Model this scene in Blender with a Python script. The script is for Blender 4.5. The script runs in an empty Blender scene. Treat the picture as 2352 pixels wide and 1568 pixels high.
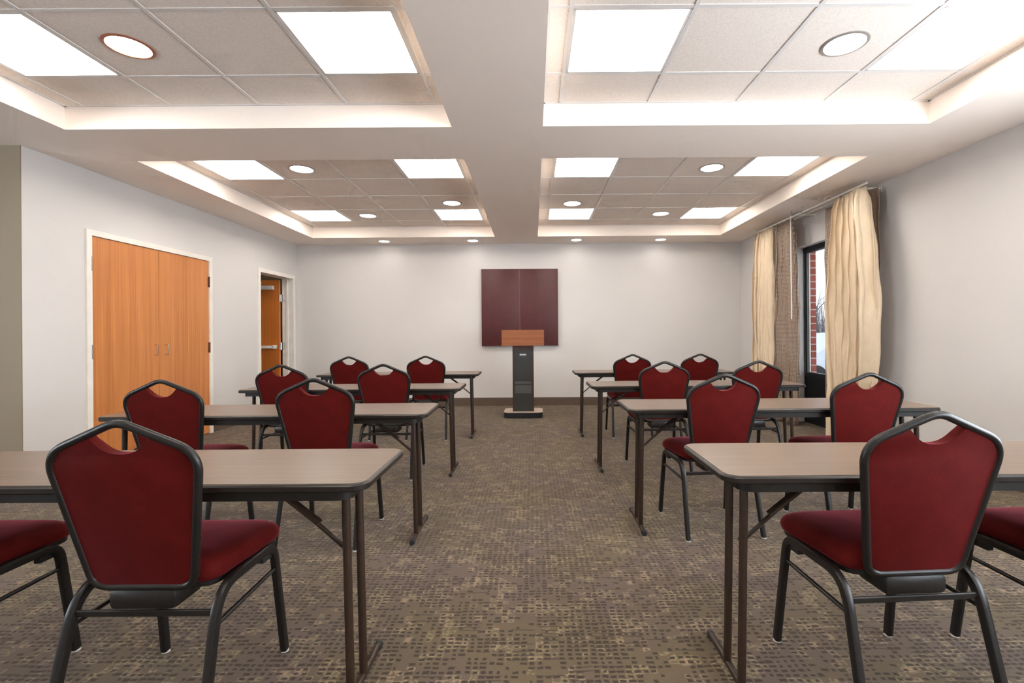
import bpy, bmesh, math, random
from math import sin, cos, pi, radians, hypot
from mathutils import Vector, Matrix
random.seed(7)
S = bpy.context.scene
C = S.collection

# ------------------------------------------------------------------ node helpers
class NT:
    def __init__(s, name):
        s.m = bpy.data.materials.new(name); s.m.use_nodes = True
        s.t = s.m.node_tree; s.n = s.t.nodes; s.l = s.t.links
        s.b = s.n['Principled BSDF']; s.out = s.n['Material Output']
    def node(s, kind, **kw):
        n = s.n.new(kind)
        for k, v in kw.items(): setattr(n, k, v)
        return n
    def put(s, sock, v):
        if v is None: return
        if isinstance(v, bpy.types.NodeSocket): s.l.new(v, sock)
        else: sock.default_value = v
    def math(s, op, a, b=None, c=None, clamp=False):
        n = s.node('ShaderNodeMath', operation=op, use_clamp=clamp)
        s.put(n.inputs[0], a); s.put(n.inputs[1], b); s.put(n.inputs[2], c)
        return n.outputs[0]
    def vmath(s, op, a, b=None):
        n = s.node('ShaderNodeVectorMath', operation=op)
        s.put(n.inputs[0], a); s.put(n.inputs[1], b)
        return n.outputs[0]
    def coord(s): return s.node('ShaderNodeTexCoord').outputs['Object']
    def mapping(s, v, scale=(1, 1, 1), loc=(0, 0, 0), rot=(0, 0, 0)):
        n = s.node('ShaderNodeMapping'); s.l.new(v, n.inputs[0])
        n.inputs['Scale'].default_value = scale; n.inputs['Location'].default_value = loc; n.inputs['Rotation'].default_value = rot
        return n.outputs[0]
    def noise(s, v, scale=5, detail=3, rough=.5, out='Fac'):
        n = s.node('ShaderNodeTexNoise'); s.put(n.inputs['Vector'], v)
        n.inputs['Scale'].default_value = scale; n.inputs['Detail'].default_value = detail; n.inputs['Roughness'].default_value = rough
        return n.outputs[out]
    def white(s, v, out='Value'):
        n = s.node('ShaderNodeTexWhiteNoise', noise_dimensions='3D'); s.put(n.inputs['Vector'], v)
        return n.outputs[out]
    def ramp(s, f, stops, interp='LINEAR'):
        n = s.node('ShaderNodeValToRGB'); s.put(n.inputs[0], f); cr = n.color_ramp; cr.interpolation = interp
        while len(cr.elements) < len(stops): cr.elements.new(.5)
        for e, (p, c) in zip(cr.elements, stops):
            e.position = p; e.color = (c, c, c, 1) if isinstance(c, (int, float)) else (*c, 1)
        return n.outputs[0]
    def mix(s, f, a, b, mode='MIX'):
        n = s.node('ShaderNodeMix', data_type='RGBA', blend_type=mode)
        s.put(n.inputs[0], f)
        s.put(n.inputs[6], (*a, 1) if isinstance(a, tuple) else a); s.put(n.inputs[7], (*b, 1) if isinstance(b, tuple) else b)
        return n.outputs[2]
    def sep(s, v):
        n = s.node('ShaderNodeSeparateXYZ'); s.put(n.inputs[0], v); return n.outputs
    def comb(s, x=0., y=0., z=0.):
        n = s.node('ShaderNodeCombineXYZ'); s.put(n.inputs[0], x); s.put(n.inputs[1], y); s.put(n.inputs[2], z); return n.outputs[0]
    def bump(s, h, strength=.2, dist=.002):
        n = s.node('ShaderNodeBump'); s.put(n.inputs['Height'], h)
        n.inputs['Strength'].default_value = strength; n.inputs['Distance'].default_value = dist
        s.l.new(n.outputs[0], s.b.inputs['Normal'])
    def base(s, c): s.put(s.b.inputs['Base Color'], (*c, 1) if isinstance(c, tuple) else c)
    def set(s, **kw):
        for k, v in kw.items(): s.put(s.b.inputs[k.replace('_', ' ')], v)

def simple(name, c, rough=.5, metal=0., var=.06, nscale=30, bump=0., spec=.5):
    t = NT(name); v = t.coord()
    n = t.noise(v, nscale, 3)
    d = tuple(max(0, x * (1 - var)) for x in c); u = tuple(min(1, x * (1 + var)) for x in c)
    t.base(t.ramp(n, [(.3, d), (.7, u)])); t.set(Roughness=rough, Metallic=metal)
    t.b.inputs['Specular IOR Level'].default_value = spec
    if bump: t.bump(t.noise(v, nscale * 6, 2), bump)
    return t.m

def emit(name, c, strength):
    t = NT(name); t.base((.8, .8, .8))
    t.b.inputs['Emission Color'].default_value = (*c, 1); t.b.inputs['Emission Strength'].default_value = strength
    n = t.noise(t.coord(), 8, 1)
    t.put(t.b.inputs['Roughness'], t.math('MULTIPLY_ADD', n, .1, .4))
    return t.m

M = {}
WALL = (.645, .618, .600)
def wallmat(name, c):
    t = NT(name); v = t.coord()
    big = t.noise(v, 1.3, 2); weave = t.noise(t.mapping(v, (1, 1, .25)), 260, 2)
    f = t.math('ADD', t.math('MULTIPLY', big, .5), t.math('MULTIPLY', weave, .5))
    t.base(t.ramp(f, [(.3, tuple(x * .96 for x in c)), (.7, tuple(min(1, x * 1.03) for x in c))]))
    t.set(Roughness=.62); t.bump(weave, .12, .001); return t.m
M['wall'] = wallmat('wall paint', WALL)
M['wall_tan'] = wallmat('khaki wall covering', (.25, .195, .13))
M['ceil'] = wallmat('ceiling paint', (.93, .825, .74))
def tilemat():
    t = NT('acoustic tile'); v = t.coord(); n = t.noise(v, 130, 4, .7)
    t.base(t.ramp(n, [(.32, (.74, .655, .585)), (.6, (.90, .80, .72))])); t.set(Roughness=.9); t.bump(n, .35, .002); return t.m
M['tile'] = tilemat()
M['grid'] = simple('ceiling grid enamel', (.74, .70, .67), .35, nscale=4)
M['white'] = simple('white enamel', (.80, .77, .71), .35, nscale=6)
M['cream_paint'] = simple('cream door casing paint', (.80, .76, .70), .4, nscale=6)
M['base'] = simple('brown vinyl baseboard', (.115, .078, .056), .4, nscale=12)
M['black_metal'] = simple('black powder coated steel', (.011, .009, .008), .36, var=.25, nscale=80, spec=.35)
M['leg_metal'] = simple('dark brown powder coated steel', (.028, .015, .009), .34, var=.2, nscale=60, spec=.4)
M['apron'] = simple('dark brown table apron', (.010, .007, .005), .45, var=.2, nscale=40, spec=.28)
M['band'] = simple('dark moulded table edge', (.014, .010, .008), .32, var=.2, nscale=40, spec=.35)
M['chrome'] = simple('brushed nickel', (.62, .60, .57), .25, 1., nscale=90)
M['glide'] = simple('pale nylon glide', (.55, .52, .48), .4)
M['rubber'] = simple('black rubber', (.012, .012, .012), .7)
M['bronze'] = simple('brown bronze hinge', (.16, .06, .035), .4, .6)
M['copper'] = simple('copper coloured trim ring', (.42, .16, .09), .4, .3)
M['steel_ring'] = simple('satin grey trim ring', (.42, .38, .35), .35, .5)
M['black_frame'] = simple('black anodised window frame', (.010, .011, .013), .4, nscale=40)
M['grey_frame'] = simple('grey window gasket', (.16, .17, .18), .5)
M['panel_grey'] = simple('charcoal lectern panel', (.030, .030, .027), .45, nscale=60)
M['panel_mid'] = simple('grey lectern shelf panel', (.085, .083, .076), .5, nscale=60)
M['badge'] = simple('pale badge', (.62, .63, .66), .4)
M['badge_ink'] = simple('blue grey badge lettering', (.10, .16, .26), .4)
M['snow'] = simple('snow', (.80, .83, .88), .7, nscale=2, bump=.3)
M['bark'] = simple('bare bark', (.09, .075, .075), .9, nscale=20)
M['twig'] = simple('frosted twigs', (.22, .19, .20), .9, var=.5, nscale=3)
M['asphalt'] = simple('wet asphalt', (.25, .27, .30), .5, nscale=3)

def fabric(name, c):
    t = NT(name); v = t.coord(); n = t.noise(v, 420, 2); b = t.noise(v, 14, 3)
    t.base(t.ramp(t.math('ADD', t.math('MULTIPLY', n, .6), t.math('MULTIPLY', b, .4)),
                  [(.3, tuple(x * .72 for x in c)), (.7, tuple(x * 1.25 for x in c))]))
    t.set(Roughness=.8); t.bump(n, .35, .001)
    t.b.inputs['Sheen Weight'].default_value = .42; t.b.inputs['Sheen Roughness'].default_value = .32
    t.b.inputs['Sheen Tint'].default_value = (.95, .20, .27, 1); t.b.inputs['Specular IOR Level'].default_value = .06
    return t.m
M['fabric'] = fabric('burgundy woven upholstery', (.078, .0052, .004))

def wood(name, lo, hi, axis='z', rough=.35, scale=1., strips=0.):
    t = NT(name); v = t.coord()
    sc = {'z': (34, 34, 1.1), 'x': (1.1, 34, 34), 'y': (34, 1.1, 34)}[axis]
    g = t.noise(t.mapping(v, tuple(x * scale for x in sc)), 1., 5, .6)
    fine = t.noise(t.mapping(v, tuple(x * scale * 5 for x in sc)), 1., 3)
    f = t.math('ADD', t.math('MULTIPLY', g, .7), t.math('MULTIPLY', fine, .3))
    if strips:
        o = t.sep(v); lane = t.math('FLOOR', t.math('DIVIDE', o[1], strips))
        w = t.white(t.comb(lane, 3., 1.))
        ph = t.math('PINGPONG', t.math('DIVIDE', o[1], strips), .5)
        broad = t.noise(t.comb(t.math('MULTIPLY', ph, 9.), 2., t.math('MULTIPLY', o[2], .45)), 1., 3)
        f = t.math('ADD', t.math('MULTIPLY', f, .62), t.math('ADD', t.math('MULTIPLY', w, .08), t.math('MULTIPLY', broad, .34)))
    t.base(t.ramp(f, [(.32, lo), (.68, hi)])); t.set(Roughness=rough); t.bump(fine, .05, .001)
    return t.m
M['cherry'] = wood('cherry veneer', (.40, .125, .032), (.68, .27, .085), 'z', .33, .55, strips=.19)
M['cherry_plain'] = wood('orange cherry veneer', (.52, .14, .024), (.68, .22, .045), 'z', .35, .6)
M['lectern_wood'] = wood('lectern cherry wood', (.22, .065, .024), (.36, .125, .045), 'x', .3, .8)
M['lectern_side'] = wood('lectern column wood', (.05, .020, .013), (.09, .032, .018), 'z', .3, .8)
M['board'] = wood('mahogany laminate', (.060, .0085, .009), (.085, .013, .014), 'y', .5, .3)
M['laminate'] = wood('walnut laminate', (.130, .088, .064), (.185, .127, .093), 'x', .33, 1.4)

def carpet():
    t = NT('patterned carpet'); o = t.coord()
    wob = t.noise(o, 16, 3, out='Color')
    v = t.vmath('ADD', o, t.vmath('MULTIPLY', t.vmath('SUBTRACT', wob, (.5, .5, .5)), (.026, .020, 0)))
    def cells(sx, sy, seed):
        q = t.vmath('DIVIDE', v, (sx, sy, 1)); q = t.vmath('MULTIPLY', q, (1, 1, 0)); q = t.vmath('ADD', q, (seed, seed * 1.7, seed))
        fl = t.vmath('FLOOR', q); fr = t.sep(t.vmath('SUBTRACT', q, fl))
        return fl, fr[0], fr[1]
    def boxmask(fx, fy, hx, hy, soft=.10):
        dx = t.math('SUBTRACT', t.math('ABSOLUTE', t.math('SUBTRACT', fx, .5)), hx)
        dy = t.math('SUBTRACT', t.math('ABSOLUTE', t.math('SUBTRACT', fy, .5)), hy)
        d = t.math('MAXIMUM', dx, dy)
        return t.math('SUBTRACT', 1., t.math('DIVIDE', t.math('ADD', d, soft * .5), soft, clamp=True), clamp=True)
    big = t.noise(o, 2.1, 3); tint = t.noise(t.vmath('ADD', o, (7.3, 2.1, 0)), 1.9, 3)
    fuzz = t.noise(o, 300, 2)
    ground = t.ramp(tint, [(.40, (.094, .068, .054)), (.60, (.098, .073, .041))])
    # dark dots
    fl, fx, fy = cells(.0285, .023, 11.)
    r1 = t.white(fl); r2 = t.white(t.vmath('ADD', fl, (31., 7., 3.)))
    patch = t.noise(t.vmath('MULTIPLY', fl, (.13, .10, 1.)), 1., 2)
    pres = t.math('GREATER_THAN', t.math('ADD', t.math('MULTIPLY', patch, 1.7), t.math('MULTIPLY', r1, .75)), 1.08)
    dots = t.math('MULTIPLY', boxmask(fx, fy, t.math('MULTIPLY_ADD', r2, .30, .16), t.math('MULTIPLY_ADD', r1, .10, .20), .16), pres)
    # long dark dashes
    fl2, gx, gy = cells(.105, .0215, 5.)
    w1 = t.white(fl2); p2 = t.noise(t.vmath('MULTIPLY', fl2, (.4, .09, 1.)), 1., 2)
    pr2 = t.math('GREATER_THAN', t.math('ADD', p2, t.math('MULTIPLY', w1, .34)), .80)
    dash = t.math('MULTIPLY', boxmask(gx, gy, t.math('MULTIPLY_ADD', w1, .25, .2), .17, .12), pr2)
    # gold lattice between the dots
    lat = t.math('SUBTRACT', 1., boxmask(fx, fy, t.math('MULTIPLY_ADD', r1, .22, .16), t.math('MULTIPLY_ADD', r2, .16, .16), .2), clamp=True)
    gp = t.noise(t.vmath('ADD', t.vmath('MULTIPLY', fl, (.24, .20, 1.)), (50., 9., 0.)), 1., 3, .65)
    gr = t.white(t.vmath('ADD', fl, (3., 77., 5.)))
    brk = t.ramp(t.noise(t.vmath('MULTIPLY', o, (38., 70., 1.)), 1., 3, .7), [(.44, 0.), (.54, 1.)])
    gold = t.math('MULTIPLY', t.math('MULTIPLY', lat, t.math('GREATER_THAN', t.math('ADD', gp, t.math('MULTIPLY', gr, .12)), .60)), brk)
    # solid gold flecks
    fl3, hx, hy = cells(.043, .046, 23.)
    gs = t.math('GREATER_THAN', t.math('ADD', t.noise(t.vmath('MULTIPLY', fl3, (.3, .3, 1.)), 1., 2), t.math('MULTIPLY', t.white(fl3), .25)), .845)
    fleck = t.math('MULTIPLY', boxmask(hx, hy, .32, .36, .3), gs)
    goldc = t.ramp(t.white(t.vmath('ADD', fl, (1., 2., 3.))), [(0., (.19, .155, .075)), (.5, (.235, .18, .10)), (1., (.27, .185, .125))])
    c = t.mix(t.math('MULTIPLY', gold, .8), ground, goldc)
    c = t.mix(t.math('MULTIPLY', fleck, .7), c, (.27, .185, .115))
    c = t.mix(t.math('MULTIPLY', dots, .92), c, (.022, .013, .008))
    c = t.mix(t.math('MULTIPLY', dash, .75), c, (.035, .023, .017))
    c = t.mix(t.math('MULTIPLY', t.math('SUBTRACT', fuzz, .3), .5, clamp=True), c, t.mix(1., c, (.62, .60, .58), 'MULTIPLY'))
    t.base(c); t.set(Roughness=.95); t.b.inputs['Specular IOR Level'].default_value = .1
    t.b.inputs['Sheen Weight'].default_value = .25; t.b.inputs['Sheen Tint'].default_value = (.8, .7, .62, 1)
    t.bump(fuzz, .5, .003)
    return t.m
M['carpet'] = carpet()

def satin(name, c, patterned=False):
    t = NT(name); v = t.coord()
    w = t.noise(t.mapping(v, (1, 2.2, .9)), 9, 4, .6)
    if patterned:
        u = t.mapping(v, (1, 1, 1)); o = t.sep(u)
        a = t.math('SINE', t.math('MULTIPLY', t.math('ADD', o[1], t.math('MULTIPLY', o[2], .55)), 330.))
        b = t.math('SINE', t.math('MULTIPLY', t.math('SUBTRACT', o[1], t.math('MULTIPLY', o[2], .55)), 330.))
        p = t.math('MULTIPLY_ADD', t.math('MULTIPLY', a, b), .5, .5)
        p = t.math('ADD', t.math('MULTIPLY', p, .6), t.math('MULTIPLY', t.noise(v, 60, 3), .5))
        t.base(t.ramp(p, [(.35, (.11, .072, .055)), (.62, (.40, .29, .21))]))
    else:
        t.base(t.ramp(w, [(.3, tuple(x * .95 for x in c)), (.7, tuple(min(1, x * 1.04) for x in c))]))
    t.set(Roughness=.48); t.bump(w, .55, .012)
    t.b.inputs['Sheen Weight'].default_value = .3
    t.b.inputs['Subsurface Weight'].default_value = 0.
    return t.m
M['cream'] = satin('cream satin drapery', (.71, .57, .40))
M['brown_drape'] = satin('brown patterned drapery', (.3, .2, .15), True)

def brick():
    t = NT('red brick'); v = t.coord(); o = t.sep(v)
    n = t.node('ShaderNodeTexBrick'); t.l.new(t.comb(t.math('ADD', o[0], o[1]), o[2], 0.), n.inputs['Vector'])
    n.inputs['Color1'].default_value = (.30, .055, .030, 1); n.inputs['Color2'].default_value = (.38, .08, .05, 1)
    n.inputs['Mortar'].default_value = (.55, .42, .38, 1); n.inputs['Scale'].default_value = 1.
    n.inputs['Brick Width'].default_value = .25; n.inputs['Row Height'].default_value = .093; n.inputs['Mortar Size'].default_value = .008
    t.base(n.outputs[0]); t.set(Roughness=.85); t.bump(n.outputs[1], -.5, .005); return t.m
M['brick'] = brick()

def glassmat():
    t = NT('clear window glass'); t.n.remove(t.b)
    fr = t.node('ShaderNodeFresnel'); fr.inputs[0].default_value = 1.45
    tr = t.node('ShaderNodeBsdfTransparent'); tr.inputs[0].default_value = (.96, .98, .98, 1)
    gl = t.node('ShaderNodeBsdfGlossy'); gl.inputs['Roughness'].default_value = .02
    mx = t.node('ShaderNodeMixShader'); ge = t.node('ShaderNodeNewGeometry')
    t.l.new(t.math('MULTIPLY', fr.outputs[0], t.math('SUBTRACT', 1., ge.outputs['Backfacing'])), mx.inputs[0]); t.l.new(tr.outputs[0], mx.inputs[1]); t.l.new(gl.outputs[0], mx.inputs[2])
    t.l.new(mx.outputs[0], t.out.inputs[0]); return t.m
M['glass'] = glassmat()
LAMP = (1., .935, .85)
M['lamp'] = emit('troffer diffuser glow', LAMP, 6.0)
M['lamp_tube'] = emit('fluorescent tube glow', (1., .93, .85), 9.)
M['corridor_lamp'] = emit('corridor lamp glow', (1., .90, .75), 30.)
M['down'] = emit('downlight glow', (1., .95, .88), 6.5)

# ------------------------------------------------------------------ mesh helpers
def prism(bm, pts, z0, z1):
    a = [bm.verts.new((x, y, z0)) for x, y in pts]; b = [bm.verts.new((x, y, z1)) for x, y in pts]
    n = len(pts); bm.faces.new(a[::-1]); bm.faces.new(b)
    for i in range(n): bm.faces.new((a[i], a[(i + 1) % n], b[(i + 1) % n], b[i]))
    return a, b
def box(bm, x0, x1, y0, y1, z0, z1, bev=0.):
    x0, x1 = sorted((x0, x1)); y0, y1 = sorted((y0, y1)); z0, z1 = sorted((z0, z1))
    a, b = prism(bm, [(x0, y0), (x1, y0), (x1, y1), (x0, y1)], z0, z1)
    if bev:
        es = {e for v in a + b for e in v.link_edges}
        bmesh.ops.bevel(bm, geom=list(es), offset=bev, segments=2, profile=.5, affect='EDGES')
def fillet(pts, rs, closed=False, n=7):
    out = []; N = len(pts)
    for i, p in enumerate(pts):
        p = Vector(p); r = rs[i] if isinstance(rs, (list, tuple)) else rs
        if (not closed and i in (0, N - 1)) or r <= 0: out.append(p); continue
        a = Vector(pts[i - 1]); b = Vector(pts[(i + 1) % N])
        da = min(r, (a - p).length * .48); db = min(r, (b - p).length * .48)
        A = p + (a - p).normalized() * da; B = p + (b - p).normalized() * db
        for k in range(n + 1):
            u = k / n; out.append(A * (1 - u) ** 2 + p * 2 * u * (1 - u) + B * u * u)
    return out
def circ(r, n=12, ry=None): return [(r * cos(2 * pi * k / n), (ry or r) * sin(2 * pi * k / n)) for k in range(n)]
def rrect(w, d, r, n=3):
    out = []
    for cx, cy, a0 in ((w / 2 - r, d / 2 - r, 0), (-w / 2 + r, d / 2 - r, 90), (-w / 2 + r, -d / 2 + r, 180), (w / 2 - r, -d / 2 + r, 270)):
        for k in range(n + 1):
            a = radians(a0 + 90 * k / n); out.append((cx + r * cos(a), cy + r * sin(a)))
    return out
def sweep(bm, pts, prof, up=(0, 0, 1), closed=False):
    P = [Vector(p) for p in pts]; up = Vector(up); rings = []; N = len(P)
    for i, p in enumerate(P):
        if closed: t = (P[(i + 1) % N] - P[i - 1])
        else: t = P[min(i + 1, N - 1)] - P[max(i - 1, 0)]
        t.normalize(); s = t.cross(up); s.normalize(); u = s.cross(t)
        rings.append([bm.verts.new(p + u * a + s * b) for a, b in prof])
    m = len(prof)
    for i in range(N if closed else N - 1):
        A, B = rings[i], rings[(i + 1) % N]
        for k in range(m): bm.faces.new((A[k], A[(k + 1) % m], B[(k + 1) % m], B[k]))
    if not closed: bm.faces.new(rings[0][::-1]); bm.faces.new(rings[-1])
def lathe(bm, prof, c=(0, 0, 0), n=24, axis='z'):
    rings = []
    for r, h in prof:
        rg = []
        for k in range(n):
            a = 2 * pi * k / n; x, y = r * cos(a), r * sin(a)
            q = {'z': (x, y, h), 'y': (x, h, y), 'x': (h, x, y)}[axis]
            rg.append(bm.verts.new(Vector(c) + Vector(q)))
        rings.append(rg)
    for A, B in zip(rings, rings[1:]):
        for k in range(n): bm.faces.new((A[k], A[(k + 1) % n], B[(k + 1) % n], B[k]))
    bm.faces.new(rings[0]); bm.faces.new(rings[-1][::-1])
def obj(name, bm, m, parent=None, smooth=35, **props):
    bmesh.ops.recalc_face_normals(bm, faces=bm.faces[:])
    me = bpy.data.meshes.new(name); bm.to_mesh(me); bm.free()
    me.materials.append(M[m] if isinstance(m, str) else m)
    if smooth:
        for p in me.polygons: p.use_smooth = True
        me.set_sharp_from_angle(angle=radians(smooth))
    o = bpy.data.objects.new(name, me); C.objects.link(o)
    if parent: o.parent = parent
    for k, v in props.items(): o[k] = v
    return o
def new(): return bmesh.new()
def bx(name, m, parent, *a, bev=0., **props):
    bm = new(); box(bm, *a, bev=bev); return obj(name, bm, m, parent, 35 if bev else 0, **props)
def thing(name, label, cat, loc=(0, 0, 0), rz=0., group=None, kind=None):
    o = bpy.data.objects.new(name, None); C.objects.link(o); o.empty_display_size = .1
    o.location = loc; o.rotation_euler = (0, 0, rz)
    if kind: o['kind'] = kind
    if label: o['label'] = label
    if cat: o['category'] = cat
    if group: o['group'] = group
    return o
def dup(root, loc, rz=0., label=None, group=None):
    r = root.copy(); C.objects.link(r); r.location = loc; r.rotation_euler = (0, 0, rz)
    if label: r['label'] = label
    if group: r['group'] = group
    for ch in list(root.children):
        c = ch.copy(); C.objects.link(c); c.parent = r
        for g in ch.children:
            d = g.copy(); C.objects.link(d); d.parent = c
    return r

# ------------------------------------------------------------------ room
H = 2.695; TP = 2.864; YB = 7.98; YN = -2.6; XF = -7.4
def lx(y): return -4.022 + (y - 3.77) * .0216
def rx(y): return 3.575 - (y - 3.47) * .026
def struct(name, bm, m, parent=None, smooth=0):
    o = obj(name, bm, m, parent, smooth)
    if not parent: o['kind'] = 'structure'
    return o
bm = new(); box(bm, XF - .15, 3.85, YN - .15, YB + .4, -.12, 0.); struct('floor', bm, 'carpet')

A0, A1, B0, B1 = -3.40, -.585, .08, 2.895
CY = [(.16, 3.487), (4.125, 7.40)]
COF = [(A0, A1, *CY[0]), (B0, B1, *CY[0]), (A0, A1, *CY[1]), (B0, B1, *CY[1])]
bm = new()
xs = [XF - .15, A0, A1, B0, B1, 3.85]; ys = [YN - .15, CY[0][0], CY[0][1], CY[1][0], CY[1][1], YB + .4]
for i in range(5):
    for j in range(5):
        if i in (1, 3) and j in (1, 3): continue
        vs = [bm.verts.new(p) for p in ((xs[i], ys[j], H), (xs[i + 1], ys[j], H), (xs[i + 1], ys[j + 1], H), (xs[i], ys[j + 1], H))]
        bm.faces.new(vs)
for x0, x1, y0, y1 in COF:
    q = [(x0, y0), (x1, y0), (x1, y1), (x0, y1)]
    for k in range(4):
        a, b = q[k], q[(k + 1) % 4]
        bm.faces.new([bm.verts.new(p) for p in ((*a, H), (*b, H), (*b, TP + .05), (*a, TP + .05))])
box(bm, xs[0], xs[-1], ys[0], ys[-1], TP + .05, TP + .15)
bmesh.ops.remove_doubles(bm, verts=bm.verts[:], dist=1e-5)
ceil = struct('ceiling', bm, 'ceil')
GX = {0: [-3.265 + .64 * k for k in range(5)], 1: [.21 + .64 * k for k in range(5)]}
GY = {0: [.555, 1.19, 1.825, 2.46, 3.093], 1: [4.515, 5.145, 5.775, 6.40, 7.025]}
for ci, (x0, x1, y0, y1) in enumerate(COF):
    gx, gy = GX[ci % 2], GY[ci // 2]
    cx = [x0] + gx + [x1]; cy = [y0] + gy + [y1]
    bm = new()
    for i in range(len(cx) - 1):
        for j in range(len(cy) - 1):
            if i in (1, 4) and j in (1, 4): continue      # cells of the light panels
            box(bm, cx[i], cx[i + 1], cy[j], cy[j + 1], TP, TP + .012)
    obj('ceiling_tile', bm, 'tile', ceil, 0)
    bm = new()
    for k, g in enumerate(gx): box(bm, g - .011, g + .011, y0, y1, TP - .005, TP + .001)
    for g in gy: box(bm, x0, x1, g - .011, g + .011, TP - .004, TP + .001)
    for a in ((x0, x0 + .018, y0, y1), (x1 - .018, x1, y0, y1), (x0, x1, y0, y0 + .018), (x0, x1, y1 - .018, y1)): box(bm, *a, TP - .006, TP + .001)
    obj('ceiling_grid', bm, 'grid', ceil, 0)

def wallseg(bm, f, off, y0, y1, z0, z1):
    prism(bm, [(f(y0), y0), (f(y1), y1), (f(y1) + off, y1), (f(y0) + off, y0)], z0, z1)
# left wall with the two door openings
D1 = (4.30, 5.905, 2.14); D2 = (6.90, 7.84, 2.14)
bm = new()
for y0, y1, z0, z1 in ((3.77, D1[0], 0, H), (D1[0], D1[1], D1[2], H), (D1[1], D2[0], 0, H), (D2[0], D2[1], D2[2], H), (D2[1], YB + .15, 0, H)):
    wallseg(bm, lx, -.15, y0, y1, z0, z1)
struct('wall_left', bm, 'wall')
bm = new(); box(bm, XF, lx(3.77) - .0005, 3.762, 3.92, 0, H); struct('wall_left_return', bm, 'wall_tan')
bm = new(); box(bm, XF - .15, XF, YN, -2.1, 0, H); box(bm, XF - .15, XF, -2.1, 2.6, 2.40, H); box(bm, XF - .15, XF, 2.6, 3.92, 0, H); struct('wall_far_left', bm, 'wall')  # gap in this wall is cut for the added window
bm = new(); box(bm, XF - .15, 3.85, YN - .15, YN, 0, H); struct('wall_front', bm, 'wall')
bm = new(); box(bm, -3.93, 3.46, YB, YB + .15, 0, H); struct('wall_back', bm, 'wall')
W1 = (4.98, 6.37, 0., 2.30); W2 = (-2.2, 2.5, 0., 2.40)
bm = new()
for y0, y1, z0, z1 in ((YN, W2[0], 0, H), (W2[0], W2[1], W2[3], H), (W2[1], W1[0], 0, H), (W1[0], W1[1], W1[3], H), (W1[1], YB + .15, 0, H)):
    wallseg(bm, rx, .20 if y1 < 3 else .115, y0, y1, z0, z1)
struct('wall_right', bm, 'wall')
# baseboards
def bboard(bm, f, off, y0, y1):
    wallseg(bm, f, off, y0, y1, 0, .118); wallseg(bm, f, off * .6, y0, y1, .118, .134)
bm = new(); box(bm, -3.93, 3.46, YB - .012, YB, 0, .118); box(bm, -3.93, 3.46, YB - .007, YB, .118, .134); struct('baseboard_back', bm, 'base')
bm = new()
for y0, y1 in ((3.75, 4.28), (5.925, 6.86), (7.885, YB)): bboard(bm, lx, .012, y0, y1)
struct('baseboard_left', bm, 'base')
bm = new()
for y0, y1 in ((YN, W2[0]), (W2[1], W1[0]), (W1[1], YB)): bboard(bm, rx, -.012, y0, y1)
struct('baseboard_right', bm, 'base')
bm = new(); box(bm, XF, lx(3.77), 3.750, 3.762, 0, .134); struct('baseboard_left_return', bm, 'base')

# ---- corridor beyond the open door
bm = new(); box(bm, -5.95, -5.85, 5.6, 8.6, 0, 2.45); struct('wall_corridor_far', bm, 'wall_tan')
bm = new(); box(bm, -5.95, -4.08, 8.5, 8.6, 0, 2.45); box(bm, -4.06, -3.93, YB + .15, 8.6, 0, 2.45); struct('wall_corridor_end', bm, 'wall_tan')
bm = new(); box(bm, -5.95, -4.08, 5.5, 5.6, 0, 2.45); struct('wall_corridor_near', bm, 'wall_tan')
bm = new(); box(bm, -5.95, -4.11, 5.5, 8.6, 2.45, 2.50); struct('ceiling_corridor', bm, 'ceil')
bm = new(); box(bm, -5.95, -4.0, YB + .4, 8.6, -.12, 0); struct('floor_corridor', bm, 'carpet')

# ---- door_1 : closed pair of cherry doors
def casing(bm, y0, y1, z1, w=.052, proud=.018, depth=.165):
    for a, b in ((y0, y0 + w), (y1 - w, y1)): prism(bm, [(lx(a) + proud, a), (lx(b) + proud, b), (lx(b) - depth, b), (lx(a) - depth, a)], 0, z1)
    a, b = y0 + w, y1 - w
    prism(bm, [(lx(a) + proud, a), (lx(b) + proud, b), (lx(b) - depth, b), (lx(a) - depth, a)], z1 - w, z1)
d1 = thing('door_1', None, None, kind='structure')
bm = new(); casing(bm, 4.288, 5.917, 2.158); obj('door_frame', bm, 'cream_paint', d1, 0)
for y0, y1, hy, hm, hinge in ((4.342, 5.103, 5.045, 'chrome', 4.336), (5.108, 5.863, 5.185, 'bronze', 5.868)):
    bm = new(); prism(bm, [(lx(y0) + .004, y0), (lx(y1) + .004, y1), (lx(y1) - .04, y1), (lx(y0) - .04, y0)], .008, 2.103)
    leaf = obj('door_leaf', bm, 'cherry', d1, 0)
    x = lx(hy) + .004
    bm = new(); sweep(bm, fillet([(x - .002, hy, .99), (x + .034, hy, .99), (x + .034, hy, 1.10), (x - .002, hy, 1.10)], .012, n=4), circ(.0048, 8), (0, 1, 0))
    obj('door_handle', bm, 'chrome', leaf)
    for hz in (1.85, 1.05, .25):
        bm = new(); xx = lx(hinge)
        box(bm, xx - .002, xx + .009, hinge - .018, hinge + .018, hz - .062, hz + .062, .003)
        lathe(bm, [(.008, hz - .064), (.008, hz + .064)], (xx + .012, hinge, 0), 10)
        obj('hinge', bm, hm, leaf)

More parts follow.
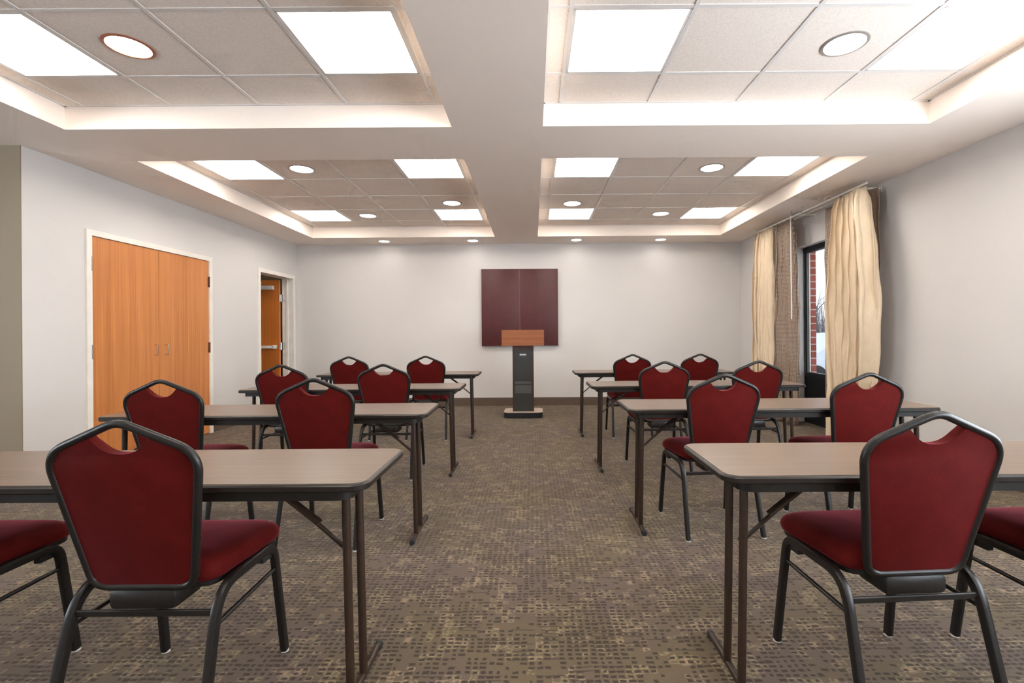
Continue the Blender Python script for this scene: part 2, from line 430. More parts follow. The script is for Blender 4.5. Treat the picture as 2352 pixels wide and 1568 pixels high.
# ---- door_2 : opening with the leaf swung out into the corridor
d2 = thing('door_2', None, None, kind='structure')
bm = new(); casing(bm, 6.868, 7.885, 2.172, .058)
for a, b in ((6.926, 6.938), (7.815, 7.827)): prism(bm, [(lx(a) - .07, a), (lx(b) - .07, b), (lx(b) - .105, b), (lx(a) - .105, a)], 0, 2.10)
obj('door_frame', bm, 'cream_paint', d2, 0)
hx_, hy_ = lx(7.8) - .175, 7.80
leaf = bx('door_leaf', 'cherry_plain', d2, hx_ - .90, hx_, hy_ - .055, hy_ - .011, .01, 2.09)
for hz in (1.80, 1.02, .25):
    bm = new(); box(bm, hx_ - .002, hx_ + .004, hy_ - .055, hy_ - .011, hz - .055, hz + .055); box(bm, hx_ + .004, hx_ + .05, hy_ + .020, hy_ + .026, hz - .055, hz + .055)
    lathe(bm, [(.007, hz - .058), (.007, hz + .058)], (hx_ + .008, hy_ - .004, 0), 10)
    obj('hinge', bm, 'chrome', leaf, 0)
bm = new(); box(bm, hx_ - .37, hx_ - .07, hy_ - .12, hy_ - .055, 1.93, 1.995, .006); box(bm, hx_ - .30, hx_ - .28, hy_ - .10, hy_ - .06, 1.99, 2.06)
obj('door_closer', bm, 'white', leaf)
bm = new(); box(bm, hx_ - .80, hx_ - .09, hy_ - .105, hy_ - .075, .985, 1.03, .005)
box(bm, hx_ - .09, hx_ - .035, hy_ - .115, hy_ - .055, .978, 1.037, .006); box(bm, hx_ - .86, hx_ - .80, hy_ - .115, hy_ - .055, .978, 1.037, .006)
obj('push_bar', bm, 'white', leaf)
t = thing('corridor_light', 'small round light on the corridor ceiling beyond the open door', 'light', (-5.1, 7.6, 2.452))
bm = new(); lathe(bm, [(.09, 0.), (.09, -.02), (.075, -.025)]); obj('trim_ring', bm, 'white', t)
bm = new(); lathe(bm, [(.072, -.020), (.065, -.045), (.03, -.055)]); obj('lens', bm, 'corridor_lamp', t)

# ------------------------------------------------------------------ windows
def window(name, y0, y1, z1, xs_):
    w = thing(name, None, None, kind='structure')
    x0, x1 = xs_, xs_ + .06
    bm = new()
    box(bm, x0, x1, y0, y0 + .05, 0, z1); box(bm, x0, x1, y1 - .05, y1, 0, z1)
    box(bm, x0, x1, y0, y1, z1 - .06, z1); box(bm, x0, x1, y0, y1, 0, .06); box(bm, x0, x1, y0 + .05, y1 - .05, .60, .66)
    obj('window_frame', bm, 'black_frame', w, 0)
    bx('lower_panel', 'black_frame', w, x0 + .012, x1 - .012, y0 + .05, y1 - .05, .06, .60)
    bm = new()
    for a in ((y0 + .05, y0 + .075), (y1 - .075, y1 - .05)): box(bm, x0 + .02, x1 - .008, *a, .66, z1 - .06)
    box(bm, x0 + .02, x1 - .008, y0 + .05, y1 - .05, z1 - .075, z1 - .06)
    obj('gasket', bm, 'grey_frame', w, 0)
    bm = new()
    for a in ((y0 + .075, y0 + .087), (y1 - .087, y1 - .075)): box(bm, x0 + .04, x1 - .004, *a, .66, z1 - .075)
    obj('glazing_bead', bm, 'white', w, 0)
    bx('window_pane', 'glass', w, x0 + .044, x0 + .050, y0 + .087, y1 - .087, .66, z1 - .075)
    return w
window('window_1', 4.98, 6.40, 2.30, 3.60)
window('window_2', -2.2, 2.5, 2.40, 3.70)
window('window_added', -2.1, 2.6, 2.40, -7.50)  # added window, out of view, housing the left fill light

# ------------------------------------------------------------------ outside
bm = new(); box(bm, 3.70, 60, -30, 60, -.35, -.22); struct('ground_outside', bm, 'snow')
bm = new(); box(bm, 3.665, 3.79, 6.415, YB + .4, -.3, 3.1); box(bm, 3.665, 3.79, 2.7, 4.95, -.3, 3.1); box(bm, 3.665, 3.79, 4.95, 6.415, 2.32, 3.1); struct('wall_outside', bm, 'brick')
def tree(name, loc, h, label, seed, n=6, spread=.5, r0=.05, m='bark'):
    rnd = random.Random(seed); bm = new()
    def grow(p, d, L, r, lev):
        pts = [Vector(p)]; dd = Vector(d).normalized()
        for k in range(4):
            dd = (dd + Vector((rnd.uniform(-.16, .16), rnd.uniform(-.16, .16), rnd.uniform(-.04, .16)))).normalized(); pts.append(pts[-1] + dd * L / 4)
        u = Vector((1, .3, .1))
        P = pts; rings = []
        for i, q in enumerate(P):
            tt = (P[min(i + 1, 4)] - P[max(i - 1, 0)]).normalized(); s = tt.cross(u).normalized(); w = s.cross(tt); rr = r * (1 - .6 * i / 4)
            rings.append([bm.verts.new(q + (s * cos(a) + w * sin(a)) * rr) for a in (0, 2.09, 4.19)])
        for X, Y in zip(rings, rings[1:]):
            for k in range(3): bm.faces.new((X[k], X[(k + 1) % 3], Y[(k + 1) % 3], Y[k]))
        if lev > 0:
            for k in range(n if lev > 1 else 4):
                i = rnd.choice((1, 2, 3, 4)); a = rnd.uniform(0, 2 * pi)
                nd = (dd + Vector((cos(a), sin(a), rnd.uniform(-.1, .6))) * spread * 1.6)
                grow(pts[i], nd, L * rnd.uniform(.45, .7), r * .45, lev - 1)
    grow((0, 0, 0), (0, 0, 1), h * .55, r0, 3)
    o = obj(name, bm, m, None, 0); o.location = loc
    o['label'] = label; o['category'] = 'tree'; return o
tree('bare_tree', (8.6, 14.2, -.25), 4.6, 'bare leafless winter tree outside the window, its crown against the white sky', 3, 6, .5, .07)
rb = random.Random(5); bm = new()
for k in range(2600):
    px = rb.uniform(6.5, 15); py = 19 + rb.uniform(-1.2, 1.2); hh = rb.uniform(1.0, 3.3) * (1 + .12 * sin(px * 1.7))
    a, b = rb.uniform(-.35, .35), rb.uniform(-.25, .25); w = rb.uniform(.008, .022)
    q = [(px - w, py, -.25), (px + w, py, -.25), (px, py + w, -.25)]
    v = [bm.verts.new(p) for p in q]; tip = bm.verts.new((px + a * hh * .6, py + b, -.25 + hh))
    for i in range(3): bm.faces.new((v[i], v[(i + 1) % 3], tip))
    bm.faces.new(v)
o = obj('leafless_hedge', bm, 'twig', None, 0)
o['label'] = 'tangle of leafless grey purple brush along the far side of the snow'; o['category'] = 'hedge'; o['kind'] = 'stuff'
bm = new(); box(bm, 5.0, 16, 13.2, 15.6, -.22, -.20); struct('ground_road', bm, 'asphalt')
# snow covered car parked outside
car = thing('car', 'pale snow-dusted car parked outside, seen low behind the window glass', 'car', (7.6, 12.2, -.22), .25)
prof = [(-2.1, .28), (-2.15, .62), (-1.95, .80), (-1.25, .88), (-.65, 1.36), (.55, 1.40), (1.25, .95), (2.0, .86), (2.15, .6), (2.12, .28)]
bm = new()
a = [bm.verts.new((x, -.85, z)) for x, z in prof]; b = [bm.verts.new((x, .85, z)) for x, z in prof]
bm.faces.new(a); bm.faces.new(b[::-1])
for i in range(len(prof)): j = (i + 1) % len(prof); bm.faces.new((a[i], a[j], b[j], b[i]))
bmesh.ops.bevel(bm, geom=bm.edges[:], offset=.06, segments=2, affect='EDGES')
obj('body', bm, simple('snowy car paint', (.62, .66, .72), .35), car)
for sgn in (-1, 1):
    bm = new()
    v = [bm.verts.new((x, sgn * .865, z)) for x, z in ((-1.08, .93), (-.6, 1.30), (.5, 1.33), (1.05, .97))]; v2 = [bm.verts.new((q.co.x, sgn * .85, q.co.z)) for q in v]
    bm.faces.new(v); bm.faces.new(v2[::-1])
    for i in range(4): bm.faces.new((v[i], v[(i + 1) % 4], v2[(i + 1) % 4], v2[i]))
    obj('car_window', bm, 'black_frame', car, 0)
for x in (-1.35, 1.35):
    for y in (-.8, .8):
        bm = new(); lathe(bm, [(.12, -.1), (.31, -.1), (.33, 0), (.31, .1), (.12, .1)], (x, y, .33), 20, 'y'); obj('wheel', bm, 'rubber', car)

# ------------------------------------------------------------------ curtains
def curtain(name, label, y0, y1, X, zt, zb, folds, amp, mat, top=(0, 0), mid=(0, 0), seed=1, flare=None):
    rnd = random.Random(seed); bm = new(); NY = folds * 14; NZ = 46; g = []
    ph = [rnd.uniform(-.5, .5) for _ in range(folds + 2)]
    for j in range(NZ + 1):
        v = j / NZ; z = zb + (zt - zb) * v; row = []
        tz = 1 - v
        bul = sin(pi * min(1, tz * 1.15)) ** .8 if tz < .87 else sin(pi * min(1, tz * 1.15)) ** 1
        bul = max(0., bul)
        a0 = y0 + top[0] * v ** 6 - mid[0] * bul; a1 = y1 - top[1] * v ** 6 + mid[1] * bul
        for i in range(NY + 1):
            u = i / NY
            uu = u + .016 * sin(3.1 * u * 2 * pi + seed) * tz + .010 * sin(9 * tz + u * 5 + seed)
            f = uu * folds
            s = sin(2 * pi * f + .7 * sin(2.3 * tz + seed) * sin(3 * u + seed))
            sharp = math.copysign(abs(s) ** (.7 + .5 * v), s)
            A = amp * (.8 + .3 * sin(5 * u + seed) + .15 * sin(4 * tz + 11 * u)) * (1. - .35 * v ** 5)
            x = X + A * sharp + .012 * sin(14 * tz + 9 * u + seed) * tz + .006 * sin(31 * tz + 17 * u)
            if v > .965: x = X + (x - X) * .7
            y = a0 + (a1 - a0) * u + .32 * A * sin(4 * pi * f)
            row.append(bm.verts.new((x, y, z)))
        g.append(row)
    for j in range(NZ):
        for i in range(NY): bm.faces.new((g[j][i], g[j][i + 1], g[j + 1][i + 1], g[j + 1][i]))
    o = obj(name, bm, mat, None, 80)
    md = o.modifiers.new('cloth thickness', 'SOLIDIFY'); md.thickness = .004
    o['label'] = label; o['category'] = 'curtain'; o['group'] = 'floor length curtains at the window'
    return o
curtain('curtain', 'cream satin floor length curtain nearest the camera, on the near side of the window', 4.68, 5.20, 3.25, 2.61, .015, 6, .080, 'cream', (.02, .08), (.11, .03), 2)
curtain('curtain', 'brown patterned under-curtain peeking out behind the near cream curtain', 4.72, 5.56, 3.41, 2.615, .012, 5, .034, 'brown_drape', (0, 0), (0, .01), 5)
curtain('curtain', 'cream satin curtain on the far side of the window, nearest the back wall', 6.53, 7.00, 3.265, 2.625, .015, 5, .060, 'cream', (0, .02), (.0, .05), 4)
curtain('curtain', 'brown patterned curtain beside the far cream one, against the black window frame', 6.02, 6.47, 3.305, 2.625, .012, 3, .062, 'brown_drape', (.08, .0), (.0, .0), 8)
t = thing('curtain_rod', 'white double curtain rod close under the ceiling above the window', 'curtain rod')
bm = new()
for X, ya in ((3.285, 4.70), (3.375, 4.84)):
    sweep(bm, [(X, ya, 2.645), (X, 7.08, 2.645)], rrect(.022, .012, .003, 1), (0, 0, 1))
obj('rod', bm, 'white', t)
for y in (4.86, 5.93, 6.90):
    bm = new(); box(bm, 3.28, rx(y) - .001, y - .006, y + .006, 2.630, 2.645); box(bm, rx(y) - .008, rx(y) - .001, y - .015, y + .015, 2.60, 2.67)
    obj('bracket', bm, 'white', t, 0)
bm = new(); sweep(bm, [(3.205, 5.95, 2.63), (3.205, 5.94, 1.35)], circ(.0065, 8), (1, 0, 0))
o = obj('curtain_wand', bm, 'white'); o['label'] = 'slim white draw wand hanging in front of the far brown curtain'; o['category'] = 'curtain wand'
bm = new(); sweep(bm, fillet([(3.22, 5.96, H - .001), (3.22, 5.96, 2.655), (3.30, 5.80, 2.655)], .01, n=3), circ(.003, 6), (.3, .7, .2))
o = obj('ceiling_hook', bm, 'grey_frame'); o['label'] = 'thin wire hook hanging from the ceiling between the two curtain pairs'; o['category'] = 'hook'

# ------------------------------------------------------------------ lights in the ceiling
def troffer():
    t = thing('ceiling_light', '', 'ceiling light', (0, 0, TP), 0, 'square light panels in the ceiling coffers')
    bm = new()
    for a in ((-.308, -.294, -.305, .305), (.294, .308, -.305, .305), (-.308, .308, -.305, -.291), (-.308, .308, .291, .305)): box(bm, *a, -.004, .02)
    obj('frame', bm, 'grid', t, 0)
    bx('diffuser', 'lamp', t, -.294, .294, -.291, .291, .004, .010)
    for cx in (-.10, .10):
        bm = new()
        path = [(cx - .035, .27, .002), (cx - .035, -.20, .002)] + [(cx - .035 * cos(a), -.20 - .05 * sin(a), .002) for a in (.5, 1.05, 1.57, 2.09, 2.64)] + [(cx + .035, -.20, .002), (cx + .035, .27, .002)]
        sweep(bm, path, circ(.006, 6), (0, 0, 1)); obj('lamp_tube', bm, 'lamp_tube', t)
    return t
L = ['square light panel in the near left coffer, by its outer left edge', 'square light panel in the near left coffer, next to the centre beam',
     'square light panel in the near right coffer, next to the centre beam', 'square light panel in the near right coffer, by its outer right edge',
     'square light panel at the front outer corner of the far left coffer', 'square light panel at the front of the far left coffer next to the centre beam',
     'square light panel at the front of the far right coffer next to the centre beam', 'square light panel at the front outer corner of the far right coffer',
     'small-looking light panel at the back outer corner of the far left coffer', 'small-looking light panel at the back of the far left coffer next to the centre beam',
     'small-looking light panel at the back of the far right coffer next to the centre beam', 'small-looking light panel at the back outer corner of the far right coffer',
     'overhead light panel at the camera end of the near left coffer, outer side', 'overhead light panel at the camera end of the near left coffer, beam side',
     'overhead light panel at the camera end of the near right coffer, beam side', 'overhead light panel at the camera end of the near right coffer, outer side']
cxs = [GX[0][0] + .32, GX[0][3] + .32, GX[1][0] + .32, GX[1][3] + .32]
rows = [(GY[0][3] + GY[0][4]) / 2, (GY[1][0] + GY[1][1]) / 2, (GY[1][3] + GY[1][4]) / 2, (GY[0][0] + GY[0][1]) / 2]
tr = troffer(); k = 0
for r in rows:
    for c in cxs:
        if k == 0: tr.location = (c, r, TP); tr['label'] = L[0]
        else: dup(tr, (c, r, TP), 0, L[k])
        k += 1
def downlight(D, ring):
    t = thing('downlight', '', 'downlight', (0, 0, TP), 0, 'round recessed downlights')
    bm = new(); n = 40; R = D / 2; rings = []
    for r, z in ((R, 0.), (R, -.004), (R - .004, -.006), (R - .017, -.006), (R - .019, .004), (R - .019, .01)):
        rings.append([bm.verts.new((r * cos(2 * pi * k / n), r * sin(2 * pi * k / n), z)) for k in range(n)])
    for X, Y in zip(rings, rings[1:] + rings[:1]):
        for k in range(n): bm.faces.new((X[k], X[(k + 1) % n], Y[(k + 1) % n], Y[k]))
    obj('trim_ring', bm, ring, t)
    bm = new(); lathe(bm, [(R - .019, .002), (R - .019, -.001), (R - .04, -.0035)], n=n); obj('lens', bm, 'down', t)
    return t
dl = downlight(.25, 'steel_ring')
spots = [(1.831, 2.798, 'large round downlight in the near right coffer'), (-2.323, 4.828, 'round downlight beside the front light panel of the far left coffer'),
         (-1.027, 6.107, 'round downlight of the far left coffer nearest the centre beam'), (-2.31, 6.72, 'round downlight at the back of the far left coffer beside its outer panel'),
         (1.828, 4.873, 'round downlight beside the front light panel of the far right coffer'), (.511, 6.167, 'round downlight of the far right coffer nearest the centre beam'),
         (1.80, 6.72, 'round downlight at the back of the far right coffer beside its outer panel')]
for i, (x, y, lab) in enumerate(spots):
    if i == 0: dl.location = (x, y, TP); dl['label'] = lab
    else: dup(dl, (x, y, TP), 0, lab)
cd = downlight(.25, 'copper'); cd.location = (-2.332, 2.775, TP); cd['label'] = 'large round downlight with copper coloured ring in the near left coffer'
sd = downlight(.20, 'white')
for i, (x, y, lab) in enumerate([(-2.384, 7.69, 'leftmost small downlight in the flat ceiling strip before the back wall'), (-.96, 7.685, 'small downlight in the back ceiling strip just left of the maroon board'),
                                 (.702, 7.69, 'small downlight in the back ceiling strip just right of the maroon board'), (2.059, 7.71, 'rightmost small downlight in the flat ceiling strip before the back wall')]):
    if i == 0: sd.location = (x, y, H); sd['label'] = lab
    else: dup(sd, (x, y, H), 0, lab)

# ------------------------------------------------------------------ maroon wall cabinet
t = thing('wall_cabinet', 'square maroon two-door presentation board mounted on the back wall', 'wall cabinet', (-.221, YB, 1.632))
bx('body', 'board', t, -.632, .632, -.045, -.001, -.634, .634)
for s in (-1, 1):
    bm = new(); x0, x1 = sorted((s * .0035, s * .632)); box(bm, x0, x1, -.064, -.045, -.634, .634, .003); obj('door', bm, 'board', t)
bx('seam_strip', simple('pale seam', (.40, .22, .20), .4), t, -.003, .003, -.056, -.045, -.62, .62, label='thin pale seam between the two doors')

# ------------------------------------------------------------------ lectern
t = thing('lectern', 'wooden lectern with dark column front standing before the maroon board', 'lectern', (-.148, 6.94, 0))
def octo(w, d, c): return [(-w + c, -d), (w - c, -d), (w, -d + c), (w, d - c), (w - c, d), (-w + c, d), (-w, d - c), (-w, -d + c)]
bm = new(); prism(bm, octo(.272, .20, .05), .006, .078); bs = obj('base', bm, 'black_frame', t, 0)
bm = new(); prism(bm, octo(.276, .204, .05), .078, .088); obj('base_top', bm, simple('pale worn base top', (.52, .40, .33), .35), t, 0)
bm = new()
box(bm, -.150, -.132, -.13, .13, .088, 1.03); box(bm, .132, .150, -.13, .13, .088, 1.03); box(bm, -.132, .132, .10, .13, .088, 1.03); box(bm, -.132, .132, -.13, -.10, .97, 1.03)
obj('column', bm, 'lectern_side', t, 0)
bx('front_panel', 'panel_grey', t, -.132, .132, -.124, -.10, .088, .97)
bx('vent_panel', 'panel_mid', t, -.118, .118, -.129, -.124, .345, .46)
bx('vent_panel', 'panel_mid', t, -.118, .118, -.129, -.124, .478, .515)
bd = bx('badge', 'badge', t, -.048, .042, -.1285, -.124, .885, .905)
bm = new()
for i, x in enumerate((-.040, -.026, -.012, .002, .016, .030)):      # illegible maker's lettering seen as small strokes
    box(bm, x, x + .003, -.1292, -.1285, .889, .901); box(bm, x + .003, x + .008, -.1292, -.1285, .889 + .004 * (i % 3), .892 + .004 * (i % 3))
obj('badge_lettering', bm, 'badge_ink', bd, 0)
bm = new()
box(bm, -.297, .297, -.22, -.20, 1.025, 1.245); box(bm, -.297, -.279, -.20, .18, 1.025, 1.16); box(bm, .279, .297, -.20, .18, 1.025, 1.16)
box(bm, -.279, .279, -.20, .18, 1.025, 1.045)
obj('reading_desk', bm, 'lectern_wood', t, 0)
bm = new()
v = [bm.verts.new(p) for p in ((-.279, -.20, 1.20), (.279, -.20, 1.20), (.279, .18, 1.12), (-.279, .18, 1.12))]; v2 = [bm.verts.new(q.co + Vector((0, 0, .015))) for q in v]
bm.faces.new(v); bm.faces.new(v2)
for i in range(4): bm.faces.new((v[i], v[(i + 1) % 4], v2[(i + 1) % 4], v2[i]))
obj('slanted_top', bm, 'lectern_wood', t, 0)

# ------------------------------------------------------------------ tables
TL, TD = 1.85, .465
def rr_loop(L_, D_, r, n=6): return [Vector((x, y, 0)) for x, y in rrect(L_, D_, r, n)]
def make_table():
    t = thing('folding_table', '', 'table', (0, 0, 0), 0, 'folding seminar tables in two columns')
    bm = new(); N = None; rings = []
    for ins, z in ((.0035, .712), (0, .7155), (0, .729), (.004, .7335), (.009, .735)):
        lp = rr_loop(TL - 2 * ins, TD - 2 * ins, .055 - ins, 7); rings.append([bm.verts.new((p.x, p.y, z)) for p in lp])
    N = len(rings[0])
    for X, Y in zip(rings, rings[1:]):
        for k in range(N): bm.faces.new((X[k], X[(k + 1) % N], Y[(k + 1) % N], Y[k]))
    bm.faces.new(rings[0]); bm.faces.new(rings[-1]); obj('table_edge', bm, 'band', t)
    bm = new(); a, b = prism(bm, [(p.x, p.y) for p in rr_loop(TL - .022, TD - .022, .045, 7)], .7335, .7362); obj('tabletop', bm, 'laminate', t, 0, label='brown wood-grain laminate top')
    bm = new(); R = []
    for (ix, iy), z in (((.052, .014), .712), ((.052, .014), .683), ((.066, .028), .683), ((.066, .028), .712)):
        R.append([bm.verts.new((p.x, p.y, z)) for p in rr_loop(TL - 2 * ix, TD - 2 * iy, .045, 7)])
    for X, Y in zip(R, R[1:] + R[:1]):
        for k in range(N): bm.faces.new((X[k], X[(k + 1) % N], Y[(k + 1) % N], Y[k]))
    obj('apron', bm, 'apron', t)
    for s in (-1, 1):
        x = s * (TL / 2 - .085); xt = s * (TL / 2 - .097)
        for y in (-.135, -.020):
            bm = new(); sweep(bm, [(xt, y, .712), (x, y, .026)], circ(.0135, 14), (0, 1, 0)); obj('leg', bm, 'leg_metal', t)
        bm = new(); sweep(bm, [(x, -.215, .020), (x, .125, .020)], circ(.0125, 12), (0, 0, 1)); ft = obj('foot_bar', bm, 'leg_metal', t)
        for y, q in ((-.225, -1), (.135, 1)):
            bm = new(); lathe(bm, [(.004, -.016), (.014, -.013), (.0155, 0), (.014, .013), (.004, .016)], (x, y, .017), 12, 'y'); obj('end_cap', bm, 'rubber', ft)
        bm = new(); xi = x - s * .275
        sweep(bm, [(xi, -.10, .700), (xi + s * .17, -.112, .575)], rrect(.026, .016, .004, 1), (0, 1, 0))
        sweep(bm, [(xi + s * .13, -.112, .602), (x - s * .004, -.122, .485)], rrect(.015, .010, .002, 1), (0, 1, 0))
        lathe(bm, [(.008, -.135), (.008, -.10)], (x - s * .012, 0, .488), 10, 'y')
        obj('folding_brace', bm, 'leg_metal', t)
        bx('hinge_plate', 'leg_metal', t, xt - .02, xt + .02, -.19, .035, .700, .7115)
    return t
tb = make_table(); first = True
TB = [('L', -.505, 1.662, .0, 'folding table nearest the camera in the left column, running out of the left edge'),
      ('L', -.608, 2.925, .016, 'second folding table from the camera in the left column, before the cherry double doors'),
      ('L', -.615, 4.212, .014, 'third folding table from the camera in the left column'),
      ('L', -.632, 5.680, .020, 'farthest folding table in the left column, nearest the open door'),
      ('R', .593, 1.712, .0, 'folding table nearest the camera in the right column, running out of the right edge'),
      ('R', .556, 3.030, .0, 'second folding table from the camera in the right column, beside the near curtain'),
      ('R', .490, 4.300, .008, 'third folding table from the camera in the right column, ending before the window'),
      ('R', .474, 5.725, .0, 'farthest folding table in the right column, nearest the back wall')]
for side, xe, y, rz, lab in TB:
    x = xe - TL / 2 * cos(rz) if side == 'L' else xe + TL / 2 * cos(rz)
    y -= sin(rz) * TL / 2 * (1 if side == 'L' else -1)
    if first: tb.location = (x, y, 0); tb.rotation_euler = (0, 0, rz); tb['label'] = lab; first = False
    else: dup(tb, (x, y, 0), rz, lab)

# ------------------------------------------------------------------ chairs
def make_chair():
    t = thing('banquet_chair', '', 'chair', (0, 0, 0), 0, 'burgundy banquet chairs at the tables')
    th = math.atan(.184); nrm = Vector((0, -cos(th), -sin(th)))
    def bp(x, z, off=0.):                       # a point of the tilted back plane
        return Vector((x, -.145 - (z - .44) * .184, z)) + nrm * off
    frame = [bp(0, .946), bp(.217, .852), bp(.148, .438), bp(-.148, .438), bp(-.217, .852)]
    loop = fillet(frame, [.035, .065, .045, .045, .065], True, 9)
    bm = new(); sweep(bm, loop, circ(.0118, 12, .0118), nrm, True)
    obj('back_frame', bm, 'black_metal', t)
    # padded panel with the scooped top
    ol = [(x, z) for x, z in ((.196, .838), (.139, .452), (-.139, .452), (-.196, .838))]
    f2 = fillet([(a, b, 0) for a, b in [(.086, .903), (.208, .850), (.140, .444), (-.140, .444), (-.208, .850), (-.086, .903)]], [0, .06, .038, .038, .06, 0], True, 8)
    f2 = [(p.x, p.y) for p in f2]
    sc = []
    for k in range(1, 16):
        a = pi * k / 16; u = -1 + 2 * k / 16; sc.append((.086 * u, .903 - .051 * (1 - abs(u) ** 2.5)))
    outline = f2 + sc
    bm = new()
    A = [bm.verts.new(bp(x, z, .006)) for x, z in outline]; B = [bm.verts.new(bp(x * .975, (z - .65) * .98 + .648, -.026)) for x, z in outline]
    fa = bm.faces.new(A); fb = bm.faces.new(B[::-1]); n = len(outline)
    for k in range(n): bm.faces.new((A[k], B[k], B[(k + 1) % n], A[(k + 1) % n]))
    es = [e for e in fa.edges] + [e for e in fb.edges]
    bmesh.ops.bevel(bm, geom=es, offset=.006, segments=3, profile=.5, affect='EDGES')
    pad = obj('backrest', bm, 'fabric', t, 50)
    # seat
    base = fillet([(.190, -.122, 0), (.222, .265, 0), (-.222, .265, 0), (-.190, -.122, 0)], [.05, .10, .10, .05], True, 10)
    dense = []
    for i in range(len(base)):
        a, b = base[i], base[(i + 1) % len(base)]; m = max(1, int((b - a).length / .03))
        for k in range(m): dense.append(a.lerp(b, k / m))
    bm = new(); rings = []; cen = Vector((0, .07, 0))
    for s, z in ((.93, .432), (.985, .438), (1.0, .450), (1.0, .464), (.978, .478), (.93, .489), (.84, .498), (.70, .504), (.5, .507), (.3, .509), (.12, .510)):
        rg = []
        for p in dense:
            q = cen + (p - cen) * s; dz = -.010 * max(0, (q.y - .05) / .2) ** 2 if z > .45 else 0
            rg.append(bm.verts.new((q.x, q.y, z + dz)))
        rings.append(rg)
    n = len(dense)
    for X, Y in zip(rings, rings[1:]):
        for k in range(n): bm.faces.new((X[k], X[(k + 1) % n], Y[(k + 1) % n], Y[k]))
    bm.faces.new(rings[0][::-1]); bm.faces.new(rings[-1])
    seat = obj('seat', bm, 'fabric', t, 70)
    bm = new()
    a, b = prism(bm, [((cen + (p - cen) * .95).x, (cen + (p - cen) * .95).y) for p in dense], .418, .432); obj('seat_pan', bm, 'black_metal', t, 0)
    bm = new(); box(bm, -.10, .10, -.162, -.03, .372, .436, .018)
    obj('back_bracket', bm, 'black_metal', t)
    pr = rrect(.024, .030, .007, 2)
    for s in (-1, 1):
        rail = (s * .212, .03, .424)
        bm = new(); sweep(bm, fillet([rail, (s * .212, .168, .424), (s * .223, .222, .009)], [0, .055, 0], False, 8), pr, (1, 0, 0)); fl = obj('leg', bm, 'black_metal', t)
        bm = new(); lathe(bm, [(.010, 0), (.0145, .002), (.0145, .009)], (s * .223, .2225, 0), 12); obj('glide', bm, 'glide', fl)
        bm = new(); sweep(bm, fillet([rail, (s * .212, -.135, .424), (s * .223, -.235, .009)], [0, .10, 0], False, 9), pr, (1, 0, 0)); rl = obj('leg', bm, 'black_metal', t)
        bm = new(); lathe(bm, [(.010, 0), (.0145, .002), (.0145, .009)], (s * .223, -.236, 0), 12); obj('glide', bm, 'glide', rl)
        bm = new(); sweep(bm, [(s * .2145, .175, .335), (s * .2155, -.152, .325)], rrect(.014, .012, .003, 1), (1, 0, 0)); obj('stretcher', bm, 'black_metal', t)
        bm = new(); box(bm, s * .203 - .012, s * .203 + .012, .10, .155, .385, .412, .003); obj('bumper', bm, 'rubber', t)
    bm = new(); sweep(bm, [(-.205, -.148, .360), (.205, -.148, .360)], rrect(.020, .010, .003, 1), (0, 0, 1)); obj('stretcher', bm, 'black_metal', t)
    bm = new(); sweep(bm, [(-.205, .165, .402), (.205, .165, .402)], rrect(.018, .012, .003, 1), (0, 0, 1)); obj('stretcher', bm, 'black_metal', t)
    return t
CH = [(-1.183, 1.358, .0, 'large burgundy chair closest to the camera on the left, at the nearest left table'),
      (-1.99, 1.37, .0, 'burgundy chair cut off by the left edge, only its seat and legs showing'),
      (-2.048, 2.625, .0, 'burgundy chair at the second left table, before the cherry double doors'),
      (-1.217, 2.643, .0, 'burgundy chair at the second left table, on its aisle side'),
      (-2.070, 3.917, .0, 'burgundy chair at the third left table, before the open door'),
      (-1.233, 3.920, .0, 'burgundy chair at the third left table, on its aisle side'),
      (-2.078, 5.380, .0, 'burgundy chair at the farthest left table, on its wall side'),
      (-1.214, 5.383, .0, 'burgundy chair at the farthest left table, on its aisle side'),
      (1.193, 1.411, .06, 'large burgundy chair closest to the camera on the right, at the nearest right table'),
      (1.90, 1.43, .05, 'burgundy chair cut off by the right edge, only part of its seat and legs showing'),
      (1.099, 2.75, .08, 'burgundy chair at the second right table, on its aisle side'),
      (1.931, 2.75, .06, 'burgundy chair at the second right table, in front of the near cream curtain'),
      (1.104, 4.028, .04, 'burgundy chair at the third right table, on its aisle side'),
      (1.894, 4.028, .04, 'burgundy chair at the third right table, on its window side'),
      (1.126, 5.442, .03, 'burgundy chair at the farthest right table, on its aisle side'),
      (1.897, 5.445, .03, 'burgundy chair at the farthest right table, on its window side')]
ch0 = make_chair()
for i, (x, ysh, a, lab) in enumerate(CH):
    # the shoulder line of the back lies .215 behind the origin
    X = x * (ysh - .023) / ysh - .215 * sin(a); Y = ysh + .215 * cos(a)
    if i == 0: ch0.location = (X, Y, 0); ch0.rotation_euler = (0, 0, a); ch0['label'] = lab
    else: dup(ch0, (X, Y, 0), a, lab)

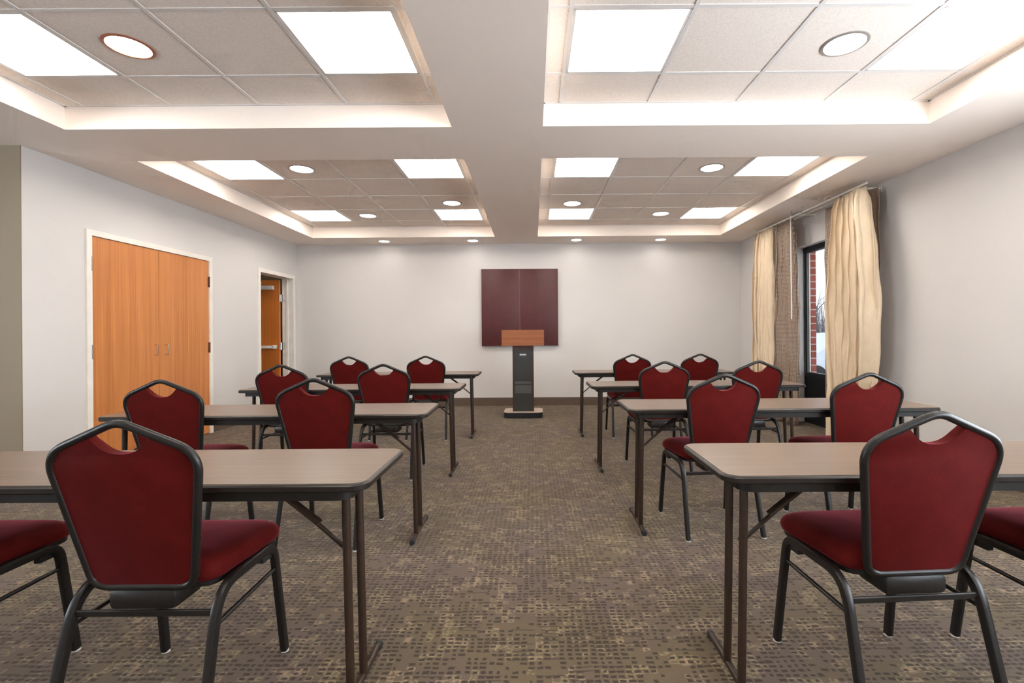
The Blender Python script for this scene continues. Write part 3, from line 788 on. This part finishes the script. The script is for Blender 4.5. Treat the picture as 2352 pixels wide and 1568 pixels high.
# ------------------------------------------------------------------ sky, camera, view
w = bpy.data.worlds.new('overcast sky'); S.world = w; w.use_nodes = True
nt = w.node_tree; bg = nt.nodes['Background']
tc = nt.nodes.new('ShaderNodeTexCoord'); ns = nt.nodes.new('ShaderNodeTexNoise'); ns.inputs['Scale'].default_value = 2.
cr = nt.nodes.new('ShaderNodeValToRGB'); nt.links.new(tc.outputs['Generated'], ns.inputs[0]); nt.links.new(ns.outputs[0], cr.inputs[0])
cr.color_ramp.elements[0].color = (.80, .88, 1, 1); cr.color_ramp.elements[1].color = (.92, .95, 1, 1)
nt.links.new(cr.outputs[0], bg.inputs[0]); bg.inputs[1].default_value = .80

def daylight_fill(name, loc, rot, sx, sy, power, col=(.83, .91, 1.)):
    l = bpy.data.lights.new(name, 'AREA'); l.shape = 'RECTANGLE'; l.size = sx; l.size_y = sy; l.energy = power; l.color = col
    o = bpy.data.objects.new(name, l); C.objects.link(o); o.location = loc; o.rotation_euler = rot; return o
# sky and snow light entering through the big window beside the camera
daylight_fill('daylight_fill', (3.64, .15, 1.5), (0, radians(90 + 22), 0), 1.6, 4.4, 128)
daylight_fill('daylight_fill', (-7.42, -.9, 1.5), (0, -radians(90 + 30), 0), 1.6, 2.2, 92)  # added fill light at the made-up left window, brightens the ceiling

f = 1100.
cam = bpy.data.cameras.new('camera'); co = bpy.data.objects.new('camera', cam); C.objects.link(co)
cam.sensor_width = 36; cam.lens = f / 2352 * 36; cam.shift_x = -(1225 - 1176) / 2352; cam.shift_y = -(784 - 768) / 2352
cam.clip_start = .05; cam.clip_end = 200
co.location = (0, 0, 1.18); co.rotation_euler = (pi / 2, .007, 0)
S.camera = co
S.view_settings.view_transform = 'Standard'; S.view_settings.look = 'None'; S.view_settings.gamma = 1; S.view_settings.use_curve_mapping = False
S.view_settings.exposure = 1.22
S.cycles.use_denoising = True
S.cycles.max_bounces = 7; S.cycles.diffuse_bounces = 5; S.cycles.glossy_bounces = 3
S.cycles.use_adaptive_sampling = True; S.cycles.adaptive_threshold = .10; S.cycles.adaptive_min_samples = 12
S.cycles.sample_clamp_indirect = 8
